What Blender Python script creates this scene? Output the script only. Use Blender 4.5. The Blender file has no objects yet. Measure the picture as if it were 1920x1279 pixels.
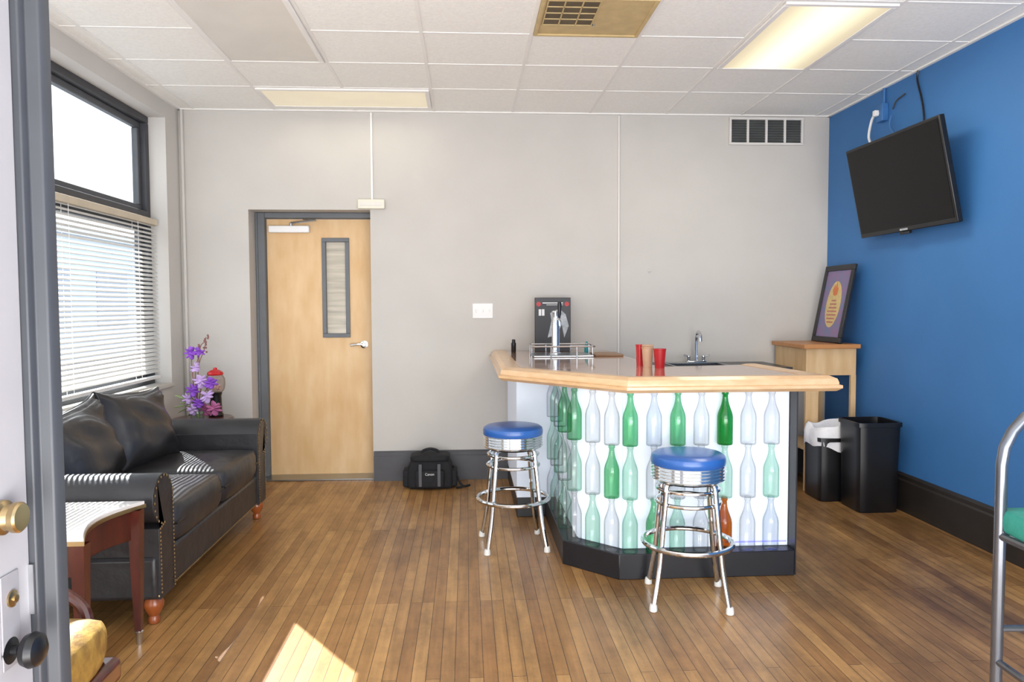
import bpy, bmesh, math, random
from mathutils import Vector, Matrix, Euler
random.seed(7)
S = bpy.context.scene
C = S.collection
R = math.radians
# ------------------------------------------------------------------ camera
HC = 1.39; F = 1400.0; YAW = R(3.47); PIT = R(2.78); ROLL = R(-0.25)
M3 = (Matrix.Rotation(-YAW, 3, 'Z') @ Matrix.Rotation(math.pi/2-PIT, 3, 'X') @ Matrix.Rotation(ROLL, 3, 'Z'))
cam = bpy.data.cameras.new('camera'); co = bpy.data.objects.new('camera', cam); C.objects.link(co)
co.matrix_world = Matrix.Translation((0, 0, HC)) @ M3.to_4x4()
cam.sensor_width = 36; cam.lens = F/1920*36; cam.clip_start = 0.02
S.camera = co
def ray(px, py): return M3 @ Vector(((px-960)/F, -(py-639.5)/F, -1))
def onY(px, py, Y): d = ray(px, py); return Vector((0, 0, HC)) + d*(Y/d.y)
def onX(px, py, X): d = ray(px, py); return Vector((0, 0, HC)) + d*(X/d.x)
D = 5.93; XL = -2.19; XR = 2.93; ZC = 2.897; XW = -2.34
def W(px, py): return onY(px, py, D)
# ------------------------------------------------------------------ materials
def srgb(h):
    h = h.lstrip('#'); v = [int(h[i:i+2], 16)/255 for i in (0, 2, 4)]
    return tuple((c/12.92 if c <= .04045 else ((c+.055)/1.055)**2.4) for c in v)+(1,)
def newmat(name):
    m = bpy.data.materials.new(name); m.use_nodes = True
    nt = m.node_tree; nt.nodes.clear()
    out = nt.nodes.new('ShaderNodeOutputMaterial')
    return m, nt, out
def mat(name, col, rough=.5, metal=0, var=.08, scale=8, bump=0, bscale=60, stretch=(1, 1, 1), col2=None, emit=None, es=0, coat=0, spec=.5):
    m, nt, out = newmat(name)
    b = nt.nodes.new('ShaderNodeBsdfPrincipled'); nt.links.new(b.outputs[0], out.inputs[0])
    tc = nt.nodes.new('ShaderNodeTexCoord'); mp = nt.nodes.new('ShaderNodeMapping')
    mp.inputs['Scale'].default_value = stretch
    nt.links.new(tc.outputs['Object'], mp.inputs[0])
    n = nt.nodes.new('ShaderNodeTexNoise'); n.inputs['Scale'].default_value = scale; n.inputs['Detail'].default_value = 5
    nt.links.new(mp.outputs[0], n.inputs['Vector'])
    r = nt.nodes.new('ShaderNodeValToRGB')
    c = srgb(col); c2 = srgb(col2) if col2 else None
    r.color_ramp.elements[0].position = .3; r.color_ramp.elements[1].position = .7
    r.color_ramp.elements[0].color = c2 if c2 else tuple(x*(1-var) for x in c[:3])+(1,)
    r.color_ramp.elements[1].color = c if c2 else tuple(min(1, x*(1+var)) for x in c[:3])+(1,)
    nt.links.new(n.outputs[0], r.inputs[0]); nt.links.new(r.outputs[0], b.inputs['Base Color'])
    b.inputs['Roughness'].default_value = rough; b.inputs['Metallic'].default_value = metal
    b.inputs['Specular IOR Level'].default_value = spec
    if coat: b.inputs['Coat Weight'].default_value = coat; b.inputs['Coat Roughness'].default_value = .08
    if bump:
        n2 = nt.nodes.new('ShaderNodeTexNoise'); n2.inputs['Scale'].default_value = bscale; n2.inputs['Detail'].default_value = 4
        nt.links.new(mp.outputs[0], n2.inputs['Vector'])
        bp = nt.nodes.new('ShaderNodeBump'); bp.inputs['Strength'].default_value = bump; bp.inputs['Distance'].default_value = .01
        nt.links.new(n2.outputs[0], bp.inputs['Height']); nt.links.new(bp.outputs[0], b.inputs['Normal'])
    if emit:
        b.inputs['Emission Color'].default_value = srgb(emit); b.inputs['Emission Strength'].default_value = es
    return m
def glassmat(name, tint, edge, refl=.55, base=.05):
    m, nt, out = newmat(name); L = nt.links.new
    lw = nt.nodes.new('ShaderNodeLayerWeight'); lw.inputs[0].default_value = .5
    n = nt.nodes.new('ShaderNodeTexNoise'); n.inputs['Scale'].default_value = 20
    ad = nt.nodes.new('ShaderNodeMath'); ad.operation = 'MULTIPLY_ADD'; ad.inputs[1].default_value = .12
    L(n.outputs[0], ad.inputs[0]); L(lw.outputs['Facing'], ad.inputs[2])
    r = nt.nodes.new('ShaderNodeValToRGB')
    r.color_ramp.elements[0].color = srgb(tint); r.color_ramp.elements[0].position = .4
    r.color_ramp.elements[1].color = srgb(edge); r.color_ramp.elements[1].position = 1.0
    L(ad.outputs[0], r.inputs[0])
    t = nt.nodes.new('ShaderNodeBsdfTransparent'); L(r.outputs[0], t.inputs[0])
    g = nt.nodes.new('ShaderNodeBsdfGlossy'); g.inputs['Roughness'].default_value = .06
    pw = nt.nodes.new('ShaderNodeMath'); pw.operation = 'POWER'; pw.inputs[1].default_value = 4; L(lw.outputs['Facing'], pw.inputs[0])
    ma = nt.nodes.new('ShaderNodeMath'); ma.operation = 'MULTIPLY_ADD'; ma.inputs[1].default_value = refl; ma.inputs[2].default_value = base; L(pw.outputs[0], ma.inputs[0])
    mx = nt.nodes.new('ShaderNodeMixShader'); L(ma.outputs[0], mx.inputs[0])
    L(t.outputs[0], mx.inputs[1]); L(g.outputs[0], mx.inputs[2]); L(mx.outputs[0], out.inputs[0])
    return m
def floor_mat():
    m, nt, out = newmat('plank_floor')
    L = nt.links.new
    b = nt.nodes.new('ShaderNodeBsdfPrincipled'); L(b.outputs[0], out.inputs[0])
    tc = nt.nodes.new('ShaderNodeTexCoord')
    mp = nt.nodes.new('ShaderNodeMapping'); mp.inputs['Rotation'].default_value = (0, 0, math.pi/2)
    L(tc.outputs['Object'], mp.inputs[0])
    br = nt.nodes.new('ShaderNodeTexBrick'); L(mp.outputs[0], br.inputs['Vector'])
    br.offset = .37; br.offset_frequency = 3
    br.inputs['Scale'].default_value = 1; br.inputs['Brick Width'].default_value = 1.15; br.inputs['Row Height'].default_value = .054
    br.inputs['Mortar Size'].default_value = .0014; br.inputs['Mortar Smooth'].default_value = .3
    br.inputs['Color1'].default_value = srgb('#C4975E'); br.inputs['Color2'].default_value = srgb('#A27545'); br.inputs['Mortar'].default_value = srgb('#4A301B')
    mg = nt.nodes.new('ShaderNodeMapping'); mg.inputs['Scale'].default_value = (40, 2.2, 1); L(tc.outputs['Object'], mg.inputs[0])
    n = nt.nodes.new('ShaderNodeTexNoise'); n.inputs['Scale'].default_value = 1; n.inputs['Detail'].default_value = 6; L(mg.outputs[0], n.inputs['Vector'])
    r1 = nt.nodes.new('ShaderNodeValToRGB'); r1.color_ramp.elements[0].position = .3; r1.color_ramp.elements[1].position = .75
    r1.color_ramp.elements[0].color = (.72, .69, .66, 1); r1.color_ramp.elements[1].color = (1.06, 1.04, 1.02, 1); L(n.outputs[0], r1.inputs[0])
    m1 = nt.nodes.new('ShaderNodeMix'); m1.data_type = 'RGBA'; m1.blend_type = 'MULTIPLY'; m1.inputs[0].default_value = 1
    L(br.outputs['Color'], m1.inputs[6]); L(r1.outputs[0], m1.inputs[7])
    # worn, stained patches
    mw = nt.nodes.new('ShaderNodeMapping'); mw.inputs['Scale'].default_value = (1.9, .6, 1); L(tc.outputs['Object'], mw.inputs[0])
    n2 = nt.nodes.new('ShaderNodeTexNoise'); n2.inputs['Scale'].default_value = 1.7; n2.inputs['Detail'].default_value = 9; n2.inputs['Roughness'].default_value = .7; L(mw.outputs[0], n2.inputs['Vector'])
    sx = nt.nodes.new('ShaderNodeSeparateXYZ'); L(tc.outputs['Object'], sx.inputs[0])
    mr = nt.nodes.new('ShaderNodeMapRange'); L(sx.outputs[0], mr.inputs[0])
    mr.inputs[1].default_value = .8; mr.inputs[2].default_value = 2.8; mr.inputs[3].default_value = 0; mr.inputs[4].default_value = .13
    sb = nt.nodes.new('ShaderNodeMath'); sb.operation = 'SUBTRACT'; L(n2.outputs[0], sb.inputs[0]); L(mr.outputs[0], sb.inputs[1])
    r2 = nt.nodes.new('ShaderNodeValToRGB'); r2.color_ramp.elements[0].position = .28; r2.color_ramp.elements[1].position = .53
    r2.color_ramp.elements[0].color = (.43, .41, .41, 1); r2.color_ramp.elements[1].color = (1, 1, 1, 1); L(sb.outputs[0], r2.inputs[0])
    m2 = nt.nodes.new('ShaderNodeMix'); m2.data_type = 'RGBA'; m2.blend_type = 'MULTIPLY'; m2.inputs[0].default_value = 1
    L(m1.outputs[2], m2.inputs[6]); L(r2.outputs[0], m2.inputs[7])
    # scuffs
    n3 = nt.nodes.new('ShaderNodeTexNoise'); n3.inputs['Scale'].default_value = 9; n3.inputs['Detail'].default_value = 8; n3.inputs['Roughness'].default_value = .75; L(tc.outputs['Object'], n3.inputs['Vector'])
    r3 = nt.nodes.new('ShaderNodeValToRGB'); r3.color_ramp.elements[0].position = .33; r3.color_ramp.elements[1].position = .55
    r3.color_ramp.elements[0].color = (.78, .77, .79, 1); r3.color_ramp.elements[1].color = (1, 1, 1, 1); L(n3.outputs[0], r3.inputs[0])
    m3 = nt.nodes.new('ShaderNodeMix'); m3.data_type = 'RGBA'; m3.blend_type = 'MULTIPLY'; m3.inputs[0].default_value = 1
    L(m2.outputs[2], m3.inputs[6]); L(r3.outputs[0], m3.inputs[7]); L(m3.outputs[2], b.inputs['Base Color'])
    rr = nt.nodes.new('ShaderNodeMapRange'); L(n2.outputs[0], rr.inputs[0]); rr.inputs[3].default_value = .42; rr.inputs[4].default_value = .22
    L(rr.outputs[0], b.inputs['Roughness'])
    bp = nt.nodes.new('ShaderNodeBump'); bp.inputs['Strength'].default_value = .25; bp.inputs['Distance'].default_value = .003; bp.invert = True
    L(br.outputs['Fac'], bp.inputs['Height']); L(bp.outputs[0], b.inputs['Normal'])
    return m
def blind_mat():
    m, nt, out = newmat('blind_slat')
    n = nt.nodes.new('ShaderNodeTexNoise'); n.inputs['Scale'].default_value = 4
    r = nt.nodes.new('ShaderNodeValToRGB'); r.color_ramp.elements[0].color = srgb('#E6E4E0'); r.color_ramp.elements[1].color = srgb('#F3F1ED'); nt.links.new(n.outputs[0], r.inputs[0])
    d = nt.nodes.new('ShaderNodeBsdfDiffuse'); t = nt.nodes.new('ShaderNodeBsdfTranslucent')
    nt.links.new(r.outputs[0], d.inputs[0]); nt.links.new(r.outputs[0], t.inputs[0])
    mx = nt.nodes.new('ShaderNodeMixShader'); mx.inputs[0].default_value = .42
    nt.links.new(d.outputs[0], mx.inputs[1]); nt.links.new(t.outputs[0], mx.inputs[2]); nt.links.new(mx.outputs[0], out.inputs[0])
    return m
def diffuser_mat(name, col, edge, hi, lo, half):   # lensed troffer: tubes glow along the middle of the object
    m, nt, out = newmat(name); L = nt.links.new
    b = nt.nodes.new('ShaderNodeBsdfPrincipled'); L(b.outputs[0], out.inputs[0])
    tc = nt.nodes.new('ShaderNodeTexCoord'); sp = nt.nodes.new('ShaderNodeSeparateXYZ'); L(tc.outputs['Object'], sp.inputs[0])
    ab = nt.nodes.new('ShaderNodeMath'); ab.operation = 'ABSOLUTE'; L(sp.outputs[0], ab.inputs[0])
    mr = nt.nodes.new('ShaderNodeMapRange'); mr.interpolation_type = 'SMOOTHSTEP'; L(ab.outputs[0], mr.inputs[0])
    mr.inputs[1].default_value = 0; mr.inputs[2].default_value = half; mr.inputs[3].default_value = hi; mr.inputs[4].default_value = lo
    L(mr.outputs[0], b.inputs['Emission Strength']); b.inputs['Emission Color'].default_value = srgb(col); b.inputs['Base Color'].default_value = srgb(edge)
    return m
MT = {}
def m_(k, *a, **kw): MT[k] = mat(k, *a, **kw)
MT['floor'] = floor_mat(); MT['slat'] = blind_mat()
m_('wall_grey', '#C3BFB9', .8, var=.03, scale=2.5, bump=.08, bscale=25)
m_('wall_left', '#CAC6C0', .8, var=.03, scale=2.5, bump=.08, bscale=25)
m_('wall_blue', '#3871AC', .6, var=.05, scale=2, bump=.08, bscale=25)
m_('ceiling', '#F0EFEA', .9, var=.04, scale=55, bump=.2, bscale=160)
m_('grid_white', '#EAE8E4', .6, var=.02)
m_('base_grey', '#4A4A4E', .5, var=.1); m_('base_dark', '#26221F', .45, var=.15)
m_('frame_dark', '#4E5054', .5, var=.08); m_('frame_black', '#3B3C40', .5, var=.1)
m_('door_edge', '#3F4146', .45, var=.08)
m_('frame_grey', '#666A6E', .5, var=.06)
m_('birch', '#E2C092', .45, var=.1, scale=3, stretch=(3, 3, .9), col2='#D2A974')
m_('brushed', '#BFC0C2', .3, 1, var=.05)
m_('chrome', '#D8DADC', .1, 1, var=.03)
m_('pale_metal', '#D9D6CF', .5, var=.03)
m_('cream', '#DEDACB', .6, var=.03)
m_('white_plastic', '#EDECEA', .5, var=.02); m_('vent_frame', '#D6D3CE', .5, var=.03)
m_('conduit_paint', '#DAD5D0', .6, var=.02)
m_('pane_reflect', '#BDB4A2', .15, var=.25, scale=2, stretch=(1, 1, 14))  # reflections and blind lines in the glass painted as beige bands
m_('oak_rail', '#DEBA90', .3, var=.1, scale=4, stretch=(3, 3, 10), col2='#CFA678', coat=.3)
m_('oak_top', '#C69E88', .10, var=.1, scale=3, stretch=(8, 1.2, 4), col2='#B0856B', coat=.8)
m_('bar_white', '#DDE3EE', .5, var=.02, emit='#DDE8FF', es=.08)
m_('light_panel', '#E0E7F0', .5, var=.03, scale=3, emit='#DFEAFF', es=.18)
m_('led', '#8C8CFF', .5, emit='#7A7CFF', es=1.0)
m_('bar_black', '#1B1B1F', .4, var=.15)
m_('blue_vinyl', '#295BA2', .3, var=.06, scale=5, bump=.05, bscale=120, coat=.15)
m_('rubber_white', '#D8D6D0', .6)
m_('leather', '#2C2B2D', .36, var=.25, scale=6, bump=.5, bscale=10)
m_('leather_piping', '#121214', .4, var=.2)
m_('brass', '#BDA57A', .3, 1, var=.08)
m_('orange_wood', '#A85A2C', .3, var=.15, scale=6, col2='#7E3D1C', coat=.3)
m_('mahogany', '#5A2418', .28, var=.2, scale=5, stretch=(4, 4, 1), col2='#3D150E', coat=.4)
m_('marble', '#DAD6D3', .2, var=.05, scale=4, coat=.4)
m_('gold_fabric', '#AD8A40', .5, var=.15, scale=26, col2='#78582A', bump=.2, bscale=90)
m_('black_plastic', '#111114', .35, var=.2); m_('black_nylon', '#141418', .8, var=.3, scale=40, bump=.2, bscale=300)
m_('screen', '#08090B', .2, var=.1, spec=.2)
m_('white_bag', '#E9E9EC', .5, var=.05, bump=.6, bscale=16)
m_('pine', '#D9B98C', .5, var=.08, scale=3, stretch=(6, 6, 1), col2='#C7A272'); m_('pine_top', '#B37B48', .4, var=.1, scale=3, stretch=(1, 8, 1))
m_('walnut', '#8A6A4C', .4, var=.15, scale=5, stretch=(1, 8, 1))
m_('blind_rail', '#CFC3AC', .5, var=.06)
m_('red', '#B3161B', .4, var=.08); m_('red_glossy', '#C21820', .2, var=.05); m_('tan_cup', '#C9A384', .5, var=.06)
m_('laminate_dark', '#33353A', .3, var=.2, scale=60)
m_('steel', '#9FA3A6', .28, 1, var=.05)
m_('purple', '#8A4BBE', .6, var=.2, scale=30); m_('lilac', '#C6A8DA', .6, var=.15, scale=30); m_('leaf', '#9DB377', .6, var=.2, scale=20); m_('mauve', '#B0608E', .6, var=.15, scale=20)
m_('pink_stem', '#8A5F5A', .6)
m_('tube_grey', '#6E7178', .25, .75, var=.1); m_('teal', '#2E8C7D', .6, var=.1, scale=40, bump=.15, bscale=200)
m_('door_paint', '#A9A6A9', .55, var=.04, scale=6); m_('plate_paint', '#959296', .55, var=.06, scale=20)
m_('art_purple', '#8E6A90', .5, var=.25, scale=18, col2='#69799C'); m_('art_gold', '#CDB57C', .5, var=.12, scale=30); m_('art_orange', '#C8733F', .5); m_('art_rose', '#AF7063', .5, var=.2, scale=40)
m_('gum', '#D9B9B0', .5, var=.3, scale=30)
m_('white_ink', '#E6E6E6', .6); m_('grey_ink', '#ABB1B6', .6, var=.4, scale=25)
MT['diff_lit'] = diffuser_mat('diff_lit', '#FFF2CF', '#CFC3A0', 1.0, .32, .27)
m_('diff_dim', '#DFD7C0', .5, var=.05, scale=3, emit='#FFF1D0', es=.22)
m_('diff_off', '#DCD8D0', .5, var=.05, scale=3)
m_('grille_tan', '#BFA878', .6, var=.1, scale=12); m_('grille_shade', '#5A4E3A', .7, var=.2)
m_('vent_dark', '#4B4D4C', .6, var=.2); m_('sidewalk', '#77777A', .9, var=.1, scale=3)
m_('far_wall', '#B4C0CE', .9, var=.1, scale=1); m_('far_trim', '#C8CDD2', .9, var=.05); m_('far_glass', '#8593A4', .3, var=.1)
m_('blue_box', '#3A6FA8', .5); m_('teal_bottle', '#2E8F95', .4)
MT['g_clear'] = glassmat('glass_clear', '#F7F8F8', '#BCC0C1'); MT['g_blue'] = glassmat('glass_blueish', '#F3F5F7', '#B4C0C8')
MT['g_pale'] = glassmat('glass_pale_green', '#E8F5EE', '#A6D1BE'); MT['g_green'] = glassmat('glass_green', '#BDE6CC', '#69B78F')
MT['g_bright'] = glassmat('glass_bright_green', '#74CC90', '#2F9E58'); MT['g_brown'] = glassmat('glass_brown', '#E2AC66', '#9C6634')
MT['g_win'] = glassmat('window_glass', '#FCFDFD', '#F4F8F8', .15, .03); MT['g_globe'] = glassmat('globe_glass', '#F1E8E4', '#B9B0AC')
# ------------------------------------------------------------------ mesh helpers
ORG = {}
def mk(name, bm, m, parent=None, smooth=35, bevel=0, bseg=2, kind=None, mats=None):
    if parent is not None:
        off = ORG.get(parent.name, Vector((0, 0, 0)))
        bmesh.ops.translate(bm, verts=bm.verts[:], vec=-off)
    bmesh.ops.recalc_face_normals(bm, faces=bm.faces[:])
    me = bpy.data.meshes.new(name); bm.to_mesh(me); bm.free()
    for p in me.polygons: p.use_smooth = True
    me.set_sharp_from_angle(angle=R(smooth))
    for x in (mats or [m]): me.materials.append(MT[x])
    o = bpy.data.objects.new(name, me); C.objects.link(o)
    if parent is not None: o.parent = parent; ORG[o.name] = ORG.get(parent.name, Vector((0, 0, 0)))
    if bevel:
        b = o.modifiers.new('bevel', 'BEVEL'); b.width = bevel; b.segments = bseg; b.limit_method = 'ANGLE'; b.angle_limit = R(40)
    if kind: o['kind'] = kind
    return o
def tag(o, label, cat, group=None):
    o['label'] = label; o['category'] = cat
    if group: o['group'] = group
    return o
def thing(name, label, cat, loc=(0, 0, 0), group=None):
    o = bpy.data.objects.new(name, None); C.objects.link(o); o.location = loc; o.empty_display_size = .1
    ORG[o.name] = Vector(loc); tag(o, label, cat, group); return o
def struct_root(name, loc=(0, 0, 0)):
    o = bpy.data.objects.new(name, None); C.objects.link(o); o.location = loc; ORG[o.name] = Vector(loc); o['kind'] = 'structure'; return o
def settle(o, base):   # move a one-mesh thing's origin to its base
    base = Vector(base); o.data.transform(Matrix.Translation(-base)); o.location = base; return o
def dup(root, loc, rz, label):
    r = root.copy(); C.objects.link(r); r.location = loc; r.rotation_euler = (0, 0, rz); r['label'] = label
    for ch in list(root.children):
        c = ch.copy(); C.objects.link(c); c.parent = r
        for g in ch.children:
            d = g.copy(); C.objects.link(d); d.parent = c
    return r
NB = bmesh.new
def box(bm, x0, x1, y0, y1, z0, z1):
    v = [bm.verts.new(p) for p in ((x0, y0, z0), (x1, y0, z0), (x1, y1, z0), (x0, y1, z0), (x0, y0, z1), (x1, y0, z1), (x1, y1, z1), (x0, y1, z1))]
    for f in ((0, 3, 2, 1), (4, 5, 6, 7), (0, 1, 5, 4), (1, 2, 6, 5), (2, 3, 7, 6), (3, 0, 4, 7)): bm.faces.new([v[i] for i in f])
    return v
def B(*a): bm = NB(); box(bm, *a); return bm
def prism(bm, poly, z0, z1, axis='z'):
    def P(a, b, c): return (a, b, c) if axis == 'z' else ((c, a, b) if axis == 'x' else (a, c, b))
    lo = [bm.verts.new(P(a, b, z0)) for a, b in poly]; hi = [bm.verts.new(P(a, b, z1)) for a, b in poly]
    n = len(poly); bm.faces.new(lo[::-1]); bm.faces.new(hi)
    for i in range(n): bm.faces.new((lo[i], lo[(i+1) % n], hi[(i+1) % n], hi[i]))
def tube(bm, pts, r, seg=10, closed=False, caps=True):
    pts = [Vector(p) for p in pts]; n = len(pts)
    rs = r if isinstance(r, (list, tuple)) else [r]*n
    T = []
    for i in range(n):
        a = pts[(i-1) % n] if (closed or i > 0) else pts[i]; b = pts[(i+1) % n] if (closed or i < n-1) else pts[i]
        T.append((b-a).normalized())
    up = Vector((0, 0, 1)) if abs(T[0].z) < .9 else Vector((1, 0, 0))
    N = (up - T[0]*up.dot(T[0])).normalized(); rings = []
    for i in range(n):
        N = (N - T[i]*N.dot(T[i])).normalized(); Bn = T[i].cross(N)
        rings.append([bm.verts.new(pts[i]+(N*math.cos(2*math.pi*k/seg)+Bn*math.sin(2*math.pi*k/seg))*rs[i]) for k in range(seg)])
    for i in range(n if closed else n-1):
        a, b = rings[i], rings[(i+1) % n]
        for k in range(seg): bm.faces.new((a[k], a[(k+1) % seg], b[(k+1) % seg], b[k]))
    if caps and not closed: bm.faces.new(rings[0][::-1]); bm.faces.new(rings[-1])
def spline(pts, n=6, closed=False):
    pts = [Vector(p) for p in pts]; m = len(pts); out = []
    for i in range(m if closed else m-1):
        p0 = pts[(i-1) % m] if (closed or i > 0) else pts[i]; p1 = pts[i]; p2 = pts[(i+1) % m]; p3 = pts[(i+2) % m] if (closed or i < m-2) else p2
        for k in range(n):
            t = k/n
            out.append(.5*((2*p1)+(p2-p0)*t+(2*p0-5*p1+4*p2-p3)*t*t+(3*p1-p0-3*p2+p3)*t**3))
    if not closed: out.append(pts[-1])
    return out
def ring(bm, c, r, t, seg=36, ts=10):
    tube(bm, [(c[0]+r*math.cos(2*math.pi*k/seg), c[1]+r*math.sin(2*math.pi*k/seg), c[2]) for k in range(seg)], t, ts, closed=True)
def lathe(bm, prof, c=(0, 0, 0), seg=24, axis='z'):
    rings = []
    def P(x, y, z):
        if axis == 'z': return (c[0]+x, c[1]+y, c[2]+z)
        if axis == 'x': return (c[0]+z, c[1]+x, c[2]+y)
        return (c[0]+x, c[1]+z, c[2]+y)
    for r, z in prof:
        if r < 1e-5: rings.append([bm.verts.new(P(0, 0, z))])
        else: rings.append([bm.verts.new(P(r*math.cos(2*math.pi*k/seg), r*math.sin(2*math.pi*k/seg), z)) for k in range(seg)])
    for a, b in zip(rings, rings[1:]):
        for k in range(seg):
            k2 = (k+1) % seg
            if len(a) == 1 and len(b) == 1: continue
            if len(a) == 1: bm.faces.new((a[0], b[k2], b[k]))
            elif len(b) == 1: bm.faces.new((a[k], a[k2], b[0]))
            else: bm.faces.new((a[k], a[k2], b[k2], b[k]))
    if len(rings[0]) > 1: bm.faces.new(rings[0][::-1])
    if len(rings[-1]) > 1: bm.faces.new(rings[-1])
def sph(bm, c, r, sc=(1, 1, 1), u=14, v=10):
    g = bmesh.ops.create_uvsphere(bm, u_segments=u, v_segments=v, radius=r)
    for x in g['verts']: x.co = Vector((x.co.x*sc[0], x.co.y*sc[1], x.co.z*sc[2]))+Vector(c)
def cushion(bm, half, mx, puff=.35, rnd=.08, cuts=9, wob=0):   # call on an empty bmesh
    bmesh.ops.create_cube(bm, size=2)
    bmesh.ops.subdivide_edges(bm, edges=bm.edges[:], cuts=cuts, use_grid_fill=True)
    for v in bm.verts:
        x, y, z = v.co
        m = max(abs(x), abs(y)); k = 1-puff*m**4
        zz = z*k
        e = abs(z)**3
        xx = x*(1-rnd*abs(y)**4-.04*e); yy = y*(1-rnd*abs(x)**4-.04*e)
        if wob: zz += wob*(math.sin(3.1*x+1.7*y*y)+.6*math.sin(6*y+4*x*x)+.4*math.sin(9*x-5*y))*abs(z)*(1-m**4)
        v.co = mx @ Vector((xx*half[0], yy*half[1], zz*half[2]))
def sweep(bm, path, prof):
    P = [Vector(p) for p in path]; n = len(P); rings = []
    for i in range(n):
        ns = []
        if i > 0: d = (P[i]-P[i-1]).normalized(); ns.append(Vector((d.y, -d.x)))
        if i < n-1: d = (P[i+1]-P[i]).normalized(); ns.append(Vector((d.y, -d.x)))
        if len(ns) == 2: b = (ns[0]+ns[1]).normalized(); mit = b/ max(.2, b.dot(ns[0]))
        else: mit = ns[0]
        rings.append([bm.verts.new((P[i].x+mit.x*o, P[i].y+mit.y*o, z)) for o, z in prof])
    k = len(prof)
    for a, b in zip(rings, rings[1:]):
        for j in range(k): bm.faces.new((a[j], a[(j+1) % k], b[(j+1) % k], b[j]))
    bm.faces.new(rings[0][::-1]); bm.faces.new(rings[-1])
def grid_holes(bm, u0, u1, v0, v1, us, vs, t, mk_box):   # frame with bars
    mk_box(u0, u1, v0, v0+t); mk_box(u0, u1, v1-t, v1); mk_box(u0, u0+t, v0+t, v1-t); mk_box(u1-t, u1, v0+t, v1-t)
    for u in us: mk_box(u-t/2, u+t/2, v0+t, v1-t)
    for v in vs: mk_box(u0+t, u1-t, v-t/2, v+t/2)
# ------------------------------------------------------------------ room shell
YF = -0.8
mk('floor', B(XW-.1, XR+.15, YF, 6.45, -.1, 0), 'floor', kind='structure')
mk('ceiling', B(XW-.1, XR+.15, YF, D+.02, ZC, ZC+.06), 'ceiling', kind='structure')
DX0, DX1, DZ = -1.68, -.746, 2.135
bm = NB()
box(bm, XL-.16, DX0, D, D+.25, 0, ZC); box(bm, DX1, XR+.15, D, D+.25, 0, ZC); box(bm, DX0, DX1, D, D+.25, DZ, ZC)
mk('wall_back', bm, 'wall_grey', kind='structure')
mk('wall_right', B(XR, XR+.15, YF, D, 0, ZC), 'wall_blue', kind='structure')
WY0, WY1, WZ0, WZ1 = 2.0, 5.675, .80, 2.77
bm = NB()
box(bm, XW-.06, XL, WY1, D, 0, ZC); box(bm, XW-.06, XL, 1.4, WY1, WZ1, ZC); box(bm, XW-.06, XL, 1.4, WY1, 0, WZ0); box(bm, XW-.06, XL, 1.4, WY0, WZ0, WZ1)
mk('wall_left', bm, 'wall_left', kind='structure')
mk('sidewalk', B(-16, XW-.2, -4, 40, -.25, -.2), 'sidewalk', kind='structure')
t = thing('building', 'pale blue grey building across the street seen through the blinds', 'building', (-12, 22, -.2))
mk('wall', B(-13, -11, 11, 34, -.2, 3.4), 'far_wall', t)
mk('cornice', B(-13.1, -10.9, 10.9, 34.1, 3.4, 3.6), 'far_trim', t)
for k in range(6): mk('window', B(-11.05, -10.98, 12.5+3.5*k, 14.5+3.5*k, .8, 2.5), 'far_glass', t)
# baseboards
def bprof(h, t): return [(0, 0), (t, 0), (t, h*.82), (t*.7, h*.86), (t*.7, h*.95), (t*.3, h), (0, h)]
bm = NB(); prism(bm, [(D-o, z) for o, z in bprof(.235, .03)], DX1+.005, XR-.03, 'x'); mk('baseboard_back', bm, 'base_grey', kind='structure')
bm = NB(); prism(bm, [(XR-o, z) for o, z in bprof(.25, .035)], YF, D, 'y'); mk('baseboard_right', bm, 'base_dark', kind='structure')
bm = NB(); prism(bm, [(D-o, z) for o, z in bprof(.235, .03)], XL+.005, DX0-.005, 'x'); mk('baseboard_left', bm, 'base_grey', kind='structure')
# ceiling grid
bm = NB(); xs = [-.24+.61*k for k in range(-3, 6)]; ys = [5.31-.54*k for k in range(0, 11)]
for x in xs: box(bm, x-.010, x+.010, YF, D-.022, ZC-.004, ZC)
for y in ys: box(bm, XL+.022, XR-.022, y-.010, y+.010, ZC-.0035, ZC)
box(bm, XL, XL+.022, YF, D, ZC-.010, ZC); box(bm, XR-.022, XR, YF, D, ZC-.010, ZC); box(bm, XL, XR, D-.022, D, ZC-.010, ZC)
mk('trim_1', bm, 'grid_white', kind='structure')
# window
w = struct_root('window_1', (XW, (WY0+WY1)/2, WZ0))
def yzbars(x0, x1, y0, y1, z0, z1, ys_, zs_, t):
    bm = NB(); grid_holes(bm, y0, y1, z0, z1, ys_, zs_, t, lambda a, b, c, d: box(bm, x0, x1, a, b, c, d)); return bm
mk('window_frame', yzbars(XW-.06, XW+.03, WY0, WY1, WZ0, WZ1, [], [], .05), 'frame_black', w, bevel=.006)
mk('sash', yzbars(XW-.055, XW-.01, WY0+.05, WY1-.05, 2.08, WZ1-.05, [], [], .045), 'frame_dark', w, bevel=.006)
mk('sash', yzbars(XW-.055, XW-.01, WY0+.05, WY1-.05, WZ0+.05, 1.99, [], [], .045), 'frame_dark', w, bevel=.006)
bm = NB(); box(bm, XW-.06, XW+.035, WY0+.05, WY1-.05, 1.99, 2.08); mk('transom', bm, 'frame_black', w, bevel=.008)
mk('pane', B(XW-.035, XW-.031, WY0+.09, WY1-.09, 2.12, WZ1-.09), 'g_win', w)
mk('pane', B(XW-.035, XW-.031, WY0+.09, WY1-.09, WZ0+.09, 1.95), 'g_win', w)
mk('sill', B(XW-.05, XL+.02, WY0+.002, WY1-.002, WZ0-.002, WZ0+.022), 'wall_left', w, bevel=.004)
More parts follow.
